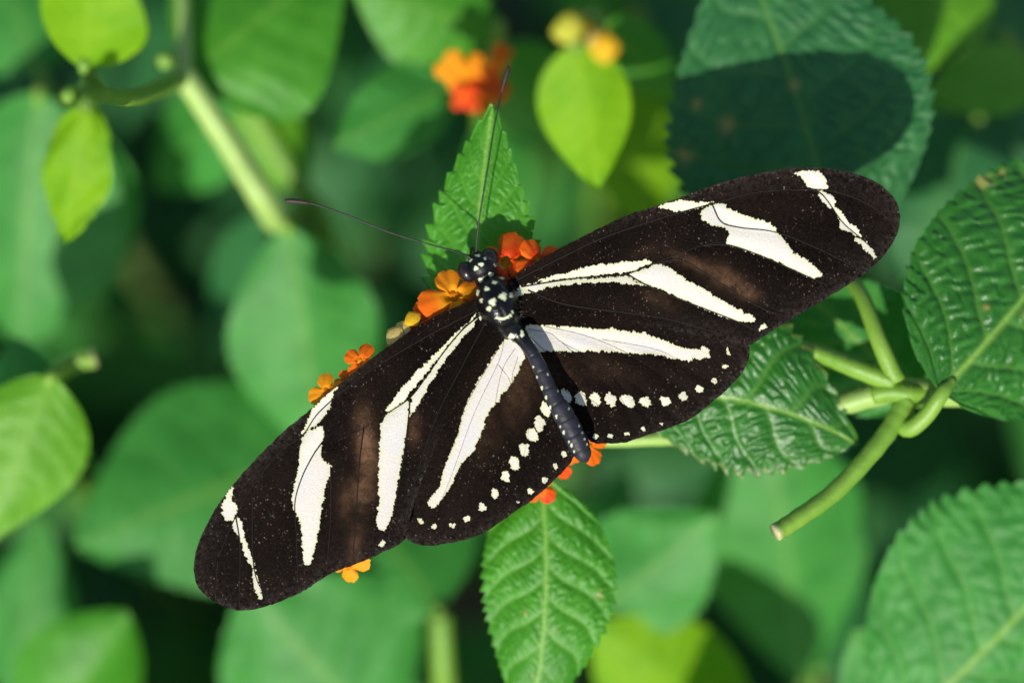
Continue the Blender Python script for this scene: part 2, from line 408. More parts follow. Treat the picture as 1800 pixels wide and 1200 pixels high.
# ------------------------------------------------------------------ flowers
RED = (0.78, 0.028, 0.003); ORG = (0.92, 0.15, 0.003); AMB = (0.92, 0.34, 0.005); YEL = (0.86, 0.55, 0.02); CRM = (0.75, 0.66, 0.22); LIM = (0.50, 0.60, 0.06)
def floret(parent, p, r, spin, nrm, inner, outer, root, seed, lobes=4, cup=0.25, fine=True):
    """p = centre (mm), r = mm; corolla with unequal wavy lobes on a curved tube that runs back to root"""
    r_ = np.random.default_rng(seed)
    nrm = np.asarray(nrm, float); nrm /= np.linalg.norm(nrm)
    ref = np.array([math.cos(spin), math.sin(spin), 0.0]); a = ref - nrm * ref.dot(nrm); a /= np.linalg.norm(a); b_ = np.cross(nrm, a)
    nth, nr = (64, 12) if fine else (36, 7); V = []; cols = []
    size = r_.uniform(0.78, 1.15, lobes)
    for j in range(nr + 1):
        s = j / nr
        for k in range(nth):
            th_ = 2 * math.pi * k / nth; ph = th_ * lobes / (2 * math.pi); li = int(round(ph)) % lobes
            dd = ph - round(ph)
            prof = (max(0.0, math.cos(dd * math.pi)) ** 0.45)
            R = r * size[li] * (0.38 + 0.62 * prof) * (1 + 0.02 * math.sin(th_ * 17 + seed) + 0.02 * math.sin(th_ * 29 + seed * 2))
            rad = 0.10 * r + (R - 0.10 * r) * s
            z = -0.10 * r * math.exp(-(s / 0.14) ** 2) * 2 + cup * r * (s ** 2) * (0.4 * math.sin(li * 2.1 + seed)) - 0.35 * r * s ** 2 * 0.5 \
                + 0.07 * r * s * math.sin(dd * 5 + li + seed) + 0.02 * r * s * s * math.sin(th_ * 13 + seed)
            V.append(p + a * rad * math.cos(th_) + b_ * rad * math.sin(th_) + nrm * z)
            m_ = float(sm(np.array(s + 0.10 * math.sin(th_ * 5 + seed)), 0.30, 0.72)) * (0.7 + 0.3 * math.sin(li * 3 + seed))
            c = np.array(inner) * (1 - m_) + np.array(outer) * m_
            if s < 0.14: c = np.array(YEL) * 0.9
            cols.append(c)
    F = []
    for j in range(nr):
        for k in range(nth):
            k2 = (k + 1) % nth; F.append((j * nth + k, j * nth + k2, (j + 1) * nth + k2, (j + 1) * nth + k))
    Q = spline([p - nrm * 0.15 * r, p - nrm * 0.9 * r, p * 0.45 + root * 0.55 - nrm * 0.4, root], 9)
    tv, tf = tube(Q, np.linspace(0.16 * r + .25, 0.38, 9), 8)
    k0 = len(V); V += list(tv); F += [tuple(k0 + q for q in f) for f in tf]; cols += [np.array(AMB) * 0.8] * len(tv)
    return mesh_obj('floret', np.array(V), F, M['petal'], parent, cattrs={'col': np.array(cols)}, origin=p)
def bud(parent, p, r, col, root, seed, name='bud', nrm=(0, 0, 1)):
    """an unopened floret: a four-ribbed club on its tube"""
    nrm = np.asarray(nrm, float) / np.linalg.norm(nrm)
    Q = spline([root, root * 0.5 + p * 0.5, p - nrm * r * 0.6, p, p + nrm * r * 0.5, p + nrm * r * 0.8], 16)
    s = np.linspace(0, 1, 16); R = 0.32 * r + 0.62 * r * np.exp(-((s - 0.8) / 0.2) ** 2); R[-1] = 0.12 * r; R[-2] *= 0.8
    v, f = tube(Q, R, 12, squareness=0.12)
    c = np.array([np.array(col) * (0.75 + 0.25 * i / 16) for i in range(16) for _ in range(12)])
    return mesh_obj(name, v, f, M['petal'], parent, cattrs={'col': c}, origin=p)
def receptacle(parent, p, r, axis, mat='stem', name='flower_head'):
    a = np.asarray(axis, float); a /= np.linalg.norm(a)
    Q = np.array([p - a * r * 1.2 + a * r * 2.2 * i / 11 for i in range(12)])
    R = r * np.array([0.35, 0.5, 0.68, 0.85, 0.95, 1, 0.98, 0.9, 0.78, 0.6, 0.38, 0.08])
    v, f = tube(Q, R, 18)
    v = v + np.array([np.sin(i * 2.4) * 0.12 * a for i in range(len(v))])
    return mesh_obj(name, v, f, M[mat], parent, attrs={'blemish': np.zeros(len(v))}, origin=p)

# ---- branch A: flower head under the butterfly, its stalk, the node on the right with its leaves
A = thing('lantana_branch', ground_under(C(2120, 700, -70)), 'flowering lantana branch with orange flower head under the butterfly and forked node of leaves', 'branch')
HEAD = C(790, 770, -9)
stem(A, [(1000, 776, 9), (1140, 771, 9), (1250, 762, 9.5), (1340, 748, 9), (1430, 730, 8), (1500, 705, 7), (1580, 686, 6.5), (1650, 690, 7), (1740, 692, 10), (1880, 690, 18), (2020, 700, 40), (2120, 700, 70)], 0.62, 1.9, 'pale_stem', n=90, hairs=260)
stem(A, [(805, 772, 9.5), (900, 778, 9.3), (1005, 776, 9)], 0.8, 0.74, 'stem', name='flower_stalk', n=20, to_ground=False)
stem(A, [(1536, 694, 6.4), (1562, 688, 5.8), (1590, 690, 5.6), (1618, 690, 6.2), (1645, 690, 7)], 1.02, 1.08, 'stem', name='node', n=16, to_ground=False, hairs=60)
stem(A, [(1362, 936, 1.5), (1400, 912, 2.2), (1470, 861, 3.4), (1540, 785, 4.6), (1575, 735, 5.4), (1592, 700, 5.8)], 0.86, 0.98, 'stem', name='cut_stalk', n=40, to_ground=False, hairs=160, cut=True)
stem(A, [(1400, 610, 8), (1450, 625, 7), (1500, 645, 6), (1572, 672, 5.6)], 0.8, 1.05, 'stem', name='side_stem', n=24, to_ground=False, hairs=80)
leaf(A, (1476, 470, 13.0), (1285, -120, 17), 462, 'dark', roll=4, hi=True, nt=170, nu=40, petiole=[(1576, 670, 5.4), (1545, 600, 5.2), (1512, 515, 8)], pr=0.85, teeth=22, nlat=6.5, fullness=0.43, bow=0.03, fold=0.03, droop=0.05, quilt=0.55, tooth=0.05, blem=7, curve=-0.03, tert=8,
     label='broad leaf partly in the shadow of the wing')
leaf(A, (1655, 692, 3.2), (2010, 250, 13), 430, 'glossy', roll=-12, hi=True, petiole=[(1590, 712, 7), (1586, 742, 6), (1600, 752, 5), (1630, 728, 4)], pr=0.95, nlat=7, fullness=0.40, bow=0.05, fold=0.16, droop=0.15, quilt=0.75, teeth=26, blem=5, tert=10)
leaf(A, (1062, 700, 7), (1508, 782, 5.0), 290, 'glossy', roll=-4, hi=True, petiole=[(1030, 776, 9), (1050, 740, 8.5)], pr=0.6, nlat=6.5, fullness=0.53, bow=0.05, curve=0.09, fold=0.06, droop=0.14, quilt=0.6, teeth=18, tooth=0.08, tipdroop=0.05, edgeblem=0.45, tert=8, asym=(0.86, 1.06), label='curled leaf under the hindwing with toothed edge')
leaf(A, (1620, 705, 12), (1390, 490, 14), 240, 'mature', roll=6, petiole=[(1600, 700, 7)], hi=True, nt=90, nu=20, quilt=0.5, bow=0.03, fold=0.06)
leaf(A, (1400, 610, 8), (1180, 560, 9), 150, 'mature', roll=0, petiole=[(1405, 612, 7.8)], pr=.6)
fh = receptacle(A, HEAD, 2.2, (0.1, 0.0, 1))
def head_floret(u, v, d, r, inner, outer, seed, spin=None, tilt=0.35, lobes=4):
    p = C(u, v, -d); out_ = p - HEAD; out_[2] = 0; L = np.linalg.norm(out_) + 1e-6
    nrm = np.array([0, 0, 1.0]) + out_ / L * tilt * min(1, L / 14)
    return floret(fh, p, r / K, spin if spin is not None else rng.uniform(0, 6.28), nrm, inner, outer, HEAD + out_ * 0.12, seed, lobes=lobes)
FL = [(888, 460, -0.6, 56, RED, ORG, 1.15), (946, 460, -0.6, 48, RED, ORG, 2.0), (915, 492, 1.6, 38, AMB, ORG, .3),
      (798, 518, -0.5, 66, AMB, ORG, 3.55), (764, 542, 0.2, 38, RED, ORG, 3.2), (738, 586, -0.4, 27, RED, ORG, .9),
      (632, 634, -1.5, 36, ORG, ORG, 1.1), (606, 670, -0.8, 27, ORG, ORG, .2), (575, 688, -1.5, 35, AMB, AMB, 1.9), (608, 992, 1.0, 42, AMB, AMB, 4.9),
      (1034, 784, 1.4, 38, ORG, ORG, .5), (948, 858, 2.4, 32, ORG, RED, 5.6), (985, 812, 3.4, 30, RED, ORG, .4)]
for i, (u, v, d, r, ci, co_, sp_) in enumerate(FL): head_floret(u, v, d, r, ci, co_, 31 + i * 7, sp_)
k = 0
for ring, cnt, dd in ((70, 5, 3.6), (120, 8, 3.8), (165, 10, 4.4)):
    for j in range(cnt):
        a = j * 2 * math.pi / cnt + ring * .1; k += 1
        u = 790 + ring * math.cos(a) * 0.95; v = 765 + ring * math.sin(a) * (0.78 if math.sin(a) > 0 else 1)
        if ring < 100: head_floret(u, v, dd, 26, YEL, AMB, 200 + k)
        else: head_floret(u, v, dd, rng.uniform(32, 40), rng.choice([RED, AMB, ORG]), rng.choice([ORG, ORG, AMB]), 200 + k)
bud(fh, C(728, 564, 0.3), 0.95, YEL, HEAD, 3, nrm=(-.3, .5, 1)); bud(fh, C(700, 594, 0.2), 1.2, CRM, HEAD, 4, nrm=(-.5, .4, .7)); bud(fh, C(714, 582, 0), 1.1, CRM, HEAD, 5, nrm=(-.5, .4, .7))

# ---- shoot B: the pair of leaves above and below the flower head
B_ = thing('lantana_shoot', ground_under(C(885, 730, -40)), 'lantana shoot with two crisp serrated leaves above and below the butterfly', 'shoot')
stem(B_, [(885, 725, 13), (886, 728, 24), (885, 730, 40)], 0.9, 1.6, 'stem', n=30)
leaf(B_, (834, 610, 3.2), (866, 186, 2.5), 196, 'mid', roll=8, hi=True, petiole=[(886, 727, 13), (850, 680, 11)], nlat=8, fullness=0.40, bow=0.02, curve=0.02, fold=0.22, droop=0.1, quilt=0.42, teeth=14, tooth=0.13, tert=7)
leaf(B_, (950, 838, 6), (925, 1300, 9), 236, 'mid', roll=-4, hi=True, petiole=[(886, 728, 13), (930, 790, 8)], nlat=8, fullness=0.36, bow=0.05, curve=0.045, fold=0.10, droop=0.18, quilt=0.62, teeth=24, tooth=0.06, tert=9, blem=4)

def shoot(label, top, gdepth, leaves, stems=(), r=(1.0, 1.8), mat='stem', name='lantana_shoot', group=None):
    """a shoot whose main stem starts at top=(px,py,depth) and goes down to the soil"""
    t = thing(name, ground_under(C(top[0], top[1], -DS(top[2]) - gdepth)), label, 'shoot', group)
    for s_ in stems: stem(t, *s_[0], **s_[1])
    for l_ in leaves:
        l_ = dict(l_); leaf(t, l_.pop('b'), l_.pop('t'), l_.pop('w'), l_.pop('m'), **l_)
    return t
# ---- C: upper left shoot with the thick pale stem
S = shoot('blurred lantana shoot with thick pale slanting stem and two bright yellow-green leaves', (495, 395, 33), 20, [
    dict(b=(150, 122, -17), t=(165, -130, -27), w=200, m='fresh', roll=8, petiole=[(180, 165, -12)], bow=.03, tooth=.03, fullness=.36),
    dict(b=(152, 182, -24), t=(118, 425, -17), w=132, m='fresh', roll=-6, petiole=[(180, 165, -12)], bow=.08, tooth=.14, teeth=9, wave=.12, fullness=.44),
    dict(b=(335, 135, 28), t=(610, -75, 30), w=330, m='mid', roll=14, petiole=[(325, 138, 26)], bow=.06, fullness=.36),
    dict(b=(325, -10, 30), t=(250, -160, 30), w=120, m='mid', petiole=[(322, 20, 29)]),
    ], [(([(150, 155, -19), (180, 166, -12), (230, 172, 4), (270, 160, 15), (322, 138, 26)], .7, 1.0, 'stem'), dict(to_ground=False, name='side_stem', n=20)),
        (([(322, -20, 30), (324, 50, 28), (322, 130, 26)], .8, 1.0, 'pale_stem'), dict(to_ground=False, name='side_stem', n=20)),
        (([(314, 122, 25), (345, 165, 26), (410, 265, 28), (478, 375, 31), (530, 460, 50)], 1.25, 1.7, 'pale_stem'), dict(n=60))])
bd = receptacle(S, C(122, 168, 19), .9, (-.6, .1, 1), name='flower_bud'); bd2 = receptacle(S, C(290, 105, -25), 1.0, (-.3, .3, 1), name='leaf_bud')
# ---- D: second slanting stem
shoot('blurred lantana shoot with dim slanting stem and green leaf behind the pale stem', (545, 365, 46), 20, [
    dict(b=(436, 170, 40), t=(535, 345, 44), w=150, m='bright', roll=10, petiole=[(430, 172, 40)], fullness=.42),
    dict(b=(420, 165, 40), t=(270, 330, 52), w=180, m='mature', roll=-10, petiole=[(428, 172, 40)]),
    dict(b=(436, 160, 42), t=(560, 20, 46), w=150, m='mature', roll=0, petiole=[(432, 170, 40)]),
    ], [(([(428, 168, 39), (470, 240, 41), (540, 355, 45), (575, 420, 60)], 1.2, 1.6, 'stem'), dict(n=50))])
# ---- E: pale leaves at the left
shoot('blurred lantana shoot with wide pale green leaves behind the bright drooping leaf', (100, 200, 44), 20, [
    dict(b=(70, 160, 36), t=(35, 620, 46), w=330, m='mature', roll=-6, petiole=[(100, 195, 44)], bow=.04, fullness=.45),
    dict(b=(140, 200, 38), t=(170, 545, 47), w=180, m='mature', roll=8, petiole=[(100, 195, 44)], bow=.04, fullness=.5),
    dict(b=(70, 130, 44), t=(-10, -90, 46), w=240, m='mature', petiole=[(100, 190, 45)]),
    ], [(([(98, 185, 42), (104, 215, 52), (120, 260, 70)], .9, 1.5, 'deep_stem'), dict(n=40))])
# ---- F: bright leaf at the left edge
shoot('blurred lantana shoot with glossy bright green hanging leaf and pale stub', (160, 632, 26), 20, [
    dict(b=(92, 660, 19), t=(-30, 960, 23), w=215, m='bright', roll=10, petiole=[(130, 640, 24)], bow=.05, fullness=.42),
    dict(b=(60, 720, 28), t=(20, 590, 30), w=120, m='mature', roll=4, petiole=[(110, 655, 26)]),
    ], [(([(168, 628, 24), (130, 638, 24), (95, 668, 27), (70, 760, 45)], 1.0, 1.3, 'stem'), dict(n=40, cut=True))])
# ---- G: broad leaves behind the left wing
shoot('blurred lantana shoot with long broad leaf hanging behind the left wing', (505, 385, 36), 20, [
    dict(b=(505, 392, 32), t=(565, 800, 42), w=262, m='mature', roll=6, petiole=[(520, 372, 38)], bow=.05, fullness=.5),
    dict(b=(520, 390, 44), t=(380, 640, 58), w=200, m='dark', roll=-6, petiole=[(520, 375, 40)]),
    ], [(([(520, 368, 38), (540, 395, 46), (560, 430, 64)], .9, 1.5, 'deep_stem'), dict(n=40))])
shoot('blurred lantana shoot with large round leaf shadowed by the left wing tip', (640, 770, 48), 20, [
    dict(b=(630, 760, 45), t=(130, 960, 38), w=370, m='mature', roll=2, petiole=[(650, 772, 50)], bow=.05, fullness=.5),
    dict(b=(640, 800, 56), t=(480, 1010, 62), w=200, m='mature', roll=0, petiole=[(650, 780, 54)]),
    dict(b=(640, 740, 54), t=(330, 690, 50), w=140, m='mid', roll=10, petiole=[(650, 772, 52)]),
    ], [(([(652, 765, 48), (660, 790, 58), (670, 820, 74)], .9, 1.5, 'deep_stem'), dict(n=40))])
# ---- H: lower left leaves and the yellowish stem
shoot('blurred lantana shoot with yellow-green upright stem and leaf beside the crisp lower leaf', (777, 1090, 40), 10, [
    dict(b=(772, 1075, 37), t=(610, 850, 42), w=280, m='mature', roll=-8, petiole=[(777, 1100, 38)], bow=.04, fullness=.45),
    dict(b=(770, 1230, 42), t=(690, 1330, 46), w=200, m='mature', petiole=[(777, 1210, 42)]),
    ], [(([(774, 1080, 37), (777, 1140, 38), (782, 1220, 42), (790, 1300, 60)], 1.2, 1.5, 'stem'), dict(n=50))])
shoot('blurred lantana shoot with large glossy leaf below the left wing tip', (680, 1320, 46), 10, [
    dict(b=(690, 1300, 42), t=(430, 1030, 36), w=400, m='mature', roll=10, petiole=[(700, 1330, 50)], bow=.06, fullness=.52),
    dict(b=(640, 1340, 44), t=(330, 1300, 50), w=260, m='mature', petiole=[(690, 1335, 50)]),
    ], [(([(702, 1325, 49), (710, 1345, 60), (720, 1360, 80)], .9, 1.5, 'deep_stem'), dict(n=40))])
shoot('blurred lantana shoot with curled bright-rimmed leaf in the shaded corner', (60, 1300, 40), 10, [
    dict(b=(60, 1290, 38), t=(225, 1075, 34), w=230, m='mid', roll=-22, petiole=[(40, 1310, 42)], bow=.10, droop=.35, fullness=.5),
    dict(b=(40, 1260, 48), t=(70, 900, 46), w=180, m='mature', roll=6, petiole=[(40, 1310, 46)]),
    dict(b=(70, 1300, 44), t=(190, 1250, 46), w=150, m='mature', petiole=[(45, 1310, 45)]),
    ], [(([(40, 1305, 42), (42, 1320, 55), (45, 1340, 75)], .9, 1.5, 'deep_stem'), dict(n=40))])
# ---- I: lower right leaves
shoot('blurred lantana shoot with pale leaf between the crisp lower leaf and cut stalk', (985, 1130, 46), 10, [
    dict(b=(995, 1120, 41), t=(1262, 905, 33), w=235, m='mature', roll=0, petiole=[(985, 1130, 46)], bow=.05, fullness=.5),
    dict(b=(980, 1110, 48), t=(1110, 830, 56), w=180, m='mature', petiole=[(985, 1130, 48)]),
    ], [(([(984, 1125, 45), (980, 1150, 58), (976, 1175, 76)], .9, 1.5, 'deep_stem'), dict(n=40))])
shoot('blurred lantana shoot with tall oval leaf behind the cut stalk', (1430, 1190, 56), 10, [
    dict(b=(1415, 1210, 54), t=(1345, 722, 38), w=315, m='mature', roll=4, petiole=[(1430, 1195, 58)], bow=.04, fullness=.55),
    dict(b=(1440, 1180, 56), t=(1600, 1020, 62), w=140, m='dark', petiole=[(1430, 1195, 58)]),
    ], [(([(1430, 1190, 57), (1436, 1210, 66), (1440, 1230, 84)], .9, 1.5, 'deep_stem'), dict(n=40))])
shoot('blurred lantana shoot with bright yellow-green leaf right of the crisp lower leaf', (1330, 1300, 46), 10, [
    dict(b=(1320, 1290, 44), t=(1035, 1095, 37), w=235, m='fresh', roll=12, petiole=[(1345, 1320, 48)], bow=.05, fullness=.5),
    dict(b=(1340, 1530, 40), t=(1240, 1212, 33), w=250, m='mature', roll=2, petiole=[(1345, 1530, 48)], bow=.04, fullness=.55),  # unseen leaf, placed so its shadow falls on the tall oval leaf
    ], [(([(1345, 1310, 47), (1346, 1420, 52), (1350, 1540, 62)], .9, 1.5, 'deep_stem'), dict(n=40))])
# ---- J: bottom right serrated leaf
shoot('lantana shoot with big softly blurred serrated leaf below the forked branch', (1560, 1330, 24), 10, [
    dict(b=(1560, 1305, 19), t=(2010, 850, 13), w=490, m='mature', roll=-6, petiole=[(1545, 1335, 26)], hi=True, nt=110, nu=24, quilt=.5, bow=.04, fullness=.45, fold=.1, tooth=.055),
    dict(b=(1640, 1330, 30), t=(1500, 1105, 28), w=200, m='mature', roll=4, petiole=[(1560, 1335, 28)], fullness=.52),
    ], [(([(1548, 1330, 25), (1556, 1345, 40), (1570, 1365, 60)], .9, 1.5, 'stem'), dict(n=40))])
# ---- K: top centre
S = shoot('blurred lantana shoot with bright hanging leaf and yellow flower buds at top', (1040, 60, -8), 20, [
    dict(b=(1012, 78, -27), t=(1052, 330, -18), w=172, m='fresh', roll=6, petiole=[(1033, 45, -20)], bow=.05, fullness=.42, tooth=.03),
    dict(b=(1120, 70, 46), t=(1130, 410, 43), w=200, m='fresh', roll=-8, petiole=[(1045, 60, 30)], bow=.04, fullness=.5),
    dict(b=(1060, 40, 30), t=(1190, 170, 34), w=120, m='mid', petiole=[(1040, 45, 29)]),
    ], [(([(1032, 30, -22), (1036, 40, -10), (1042, 60, 31), (1050, 90, 50)], .8, 1.4, 'stem'), dict(n=40))])
bh = receptacle(S, C(1030, 36, 23), 1.0, (0, .2, 1), name='flower_head')
for i, (u, v, d, c, r) in enumerate([(1000, 52, -29, LIM, 1.4), (1062, 86, -30, YEL, 1.35), (1012, 40, -28, LIM, 1.0), (988, 58, -28, LIM, 1.0), (1050, 74, -28, CRM, 1.0)]):
    bud(bh, C(u, v, -d), r, c, C(1030, 36, 23), 60 + i)
S = shoot('blurred lantana shoot with small orange and red flower head behind the leaf tip', (850, 150, 56), 20, [
    dict(b=(880, 50, 34), t=(620, -15, 30), w=230, m='mid', roll=12, petiole=[(846, 130, 38)], fullness=.5),
    dict(b=(800, 150, 34), t=(585, 258, 31), w=165, m='mature', roll=10, petiole=[(845, 150, 38)], fullness=.45),
    dict(b=(850, 220, 60), t=(920, 400, 60), w=110, m='mature', roll=0, petiole=[(850, 160, 56)]),
    dict(b=(880, 80, 40), t=(980, 250, 44), w=170, m='mid', roll=0, petiole=[(848, 150, 40)]),
    ], [(([(838, 152, 31), (843, 156, 40), (850, 160, 56), (862, 180, 70)], .7, 1.5, 'stem'), dict(n=40))])
HD2 = C(832, 150, -32); bh = receptacle(S, HD2, 1.2, (0, 0, 1))
for i, (u, v, r, ci, co_) in enumerate([(796, 125, 36, AMB, AMB), (832, 122, 30, AMB, ORG), (852, 148, 40, RED, ORG), (815, 172, 30, RED, RED), (843, 178, 26, ORG, ORG), (880, 96, 20, ORG, ORG), (872, 112, 18, ORG, AMB)]):
    floret(bh, C(u, v, -27 - (i % 3) * .4), r / K * 1.12, i * 1.3, (-.1, -0.2, 1), ci, co_, HD2, 300 + i, fine=False)
# ---- L: top right
shoot('blurred lantana shoot with sunlit leaves right of the shadowed broad leaf', (1660, 130, 40), 20, [
    dict(b=(1660, -110, 32), t=(1612, 135, 30), w=220, m='bright', roll=8, petiole=[(1700, -60, 36), ], fullness=.42),
    dict(b=(1830, 130, 34), t=(1630, 160, 31), w=135, m='bright', roll=-10, petiole=[(1760, 60, 38)], fullness=.45),
    dict(b=(1720, 200, 40), t=(1590, 500, 40), w=260, m='dark', roll=0, petiole=[(1700, 150, 42)]),
    dict(b=(1740, 180, 42), t=(1830, 330, 44), w=180, m='dark', roll=0, petiole=[(1700, 150, 42)]),
    ], [(([(1705, -70, 36), (1720, 40, 38), (1700, 150, 42), (1700, 170, 70)], .8, 1.6, 'stem'), dict(n=50))])
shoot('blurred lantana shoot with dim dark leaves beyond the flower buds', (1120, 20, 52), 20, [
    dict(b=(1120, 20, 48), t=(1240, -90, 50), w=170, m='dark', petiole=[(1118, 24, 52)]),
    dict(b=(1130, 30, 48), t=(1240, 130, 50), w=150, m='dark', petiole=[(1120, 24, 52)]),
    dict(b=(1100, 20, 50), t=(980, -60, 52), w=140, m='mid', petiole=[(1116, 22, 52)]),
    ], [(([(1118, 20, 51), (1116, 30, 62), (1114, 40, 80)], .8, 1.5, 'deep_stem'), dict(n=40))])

# ---- filler shoots in the depths of the bush
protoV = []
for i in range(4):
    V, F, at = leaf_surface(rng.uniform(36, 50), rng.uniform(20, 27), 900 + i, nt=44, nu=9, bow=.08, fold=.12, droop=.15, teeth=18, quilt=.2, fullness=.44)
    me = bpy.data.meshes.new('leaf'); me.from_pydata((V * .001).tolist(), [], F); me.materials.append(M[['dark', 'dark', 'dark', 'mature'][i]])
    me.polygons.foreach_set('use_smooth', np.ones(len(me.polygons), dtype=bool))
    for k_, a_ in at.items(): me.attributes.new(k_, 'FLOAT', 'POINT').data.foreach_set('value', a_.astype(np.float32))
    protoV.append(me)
def filler(u, v, d, seed):
    r = random.Random(seed)
    p = C(u, v, -d); t = thing('lantana_shoot', ground_under(p), 'shaded lantana shoot with paired leaves deep among the other shoots', 'shoot', 'shaded shoots in the depths of the bush')
    gp = ground_under(p); hgt = np.linalg.norm(p - gp)
    Q = spline([p, p * .6 + gp * .4 + np.array([r.uniform(-6, 6), r.uniform(-6, 6), 0]), gp - WZ * 3], 16)
    vv, ff = tube(Q, np.linspace(.7, 1.7, 16), 8)
    mesh_obj('stem', vv, ff, M['deep_stem'], t, attrs={'blemish': np.zeros(len(vv))})
    base = Vector(root_loc(t)); az0 = r.uniform(0, 3.14)
    for lev in range(3):
        q = Q[min(15, lev * 3)]; q = W(q)
        for sd in (0, 1):
            az = az0 + lev * math.pi / 2 + sd * math.pi + r.uniform(-.3, .3)
            o = bpy.data.objects.new('leaf', r.choice(protoV)); COL.objects.link(o); o.parent = t
            o.location = Vector(q) - base
            o.rotation_euler = (r.uniform(-.25, .25), r.uniform(-.25, .45), az); s = r.uniform(.7, 1.05); o.scale = (s, s, s)
cells = [(i, j) for i in range(6) for j in range(4)]
for idx, (i, j) in enumerate(cells):
    filler(0 + i * 360 + rng.uniform(-130, 130), 0 + j * 400 + rng.uniform(-130, 130), rng.uniform(130, 205), 1000 + idx)

# the bush goes on around the picture: unseen shoots, added to shade its depths
idx = 0
for i in range(11):
    for j in range(12):
        u, v = -850 + i * 350 + rng.uniform(-80, 80), -850 + j * 330 + rng.uniform(-70, 70); idx += 1
        if -330 < u < 2130 and -330 < v < 1480: continue
        filler(u, v, rng.uniform(60, 84) + (14 if v > 1200 and v < 1900 else 0), 3000 + idx)
# ------------------------------------------------------------------ butterfly
BF = thing('butterfly', C(905, 590, 0), 'black butterfly with cream stripes, wings spread flat on orange flowers', 'butterfly')
def Z(pts, sc, ox, oy): return [(ox + x / sc, oy + y / sc) for x, y in pts]
def z2(p): return Z(p, 2.5, 880, 270)
def z1(p): return Z(p, 2.068, 330, 520)
def z4(p): return Z(p, 3.913, 880, 540)
def z3(p): return Z(p, 2.857, 600, 780)
def zb(p): return Z(p, 2.727, 700, 400)
def resample(poly, step, closed=True, jit=0.0, rg=None):
    P = np.array(poly, float)
    if closed: P = np.vstack([P, P[:1]])
    out = []
    for a, b_ in zip(P[:-1], P[1:]):
        L = np.linalg.norm(b_ - a); n_ = max(1, int(round(L / step)))
        for i in range(n_): out.append(a + (b_ - a) * i / n_)
    if not closed: out.append(P[-1])
    out = np.array(out)
    if jit: out = out + rg.normal(0, jit, out.shape)
    return out
def smooth_closed(poly, step):
    P = np.array(poly, float); n = len(P); out = []
    for i in range(n):
        a, b_, c, d = P[(i - 1) % n], P[i], P[(i + 1) % n], P[(i + 2) % n]
        m_ = max(1, int(np.linalg.norm(c - b_) / step))
        for k in range(m_):
            t = k / m_
            out.append(0.5 * (2 * b_ + (c - a) * t + (2 * a - 5 * b_ + 4 * c - d) * t * t + (3 * b_ - a - 3 * c + d) * t ** 3))
    return np.array(out)
def ell(cx, cy, rx, ry, ang=0, n=14):
    a = math.radians(ang); return [(cx + rx * math.cos(t) * math.cos(a) - ry * math.sin(t) * math.sin(a), cy + rx * math.cos(t) * math.sin(a) + ry * math.sin(t) * math.cos(a)) for t in [2 * math.pi * i / n for i in range(n)]]
def segdist(P, line):
    best = np.full(len(P), 1e9); L = np.array(line, float)
    for a, b_ in zip(L[:-1], L[1:]):
        d = b_ - a; t = np.clip(((P - a) @ d) / (d @ d + 1e-9), 0, 1)
        best = np.minimum(best, np.linalg.norm(P - (a + t[:, None] * d), axis=1))
    return best
def inside(P, poly):
    x, y = P[:, 0], P[:, 1]; Q = np.asarray(poly); r = np.zeros(len(P), bool); j = len(Q) - 1
    for i in range(len(Q)):
        c = ((Q[i, 1] > y) != (Q[j, 1] > y)) & (x < (Q[j, 0] - Q[i, 0]) * (y - Q[i, 1]) / (Q[j, 1] - Q[i, 1] + 1e-12) + Q[i, 0])
        r ^= c; j = i
    return r
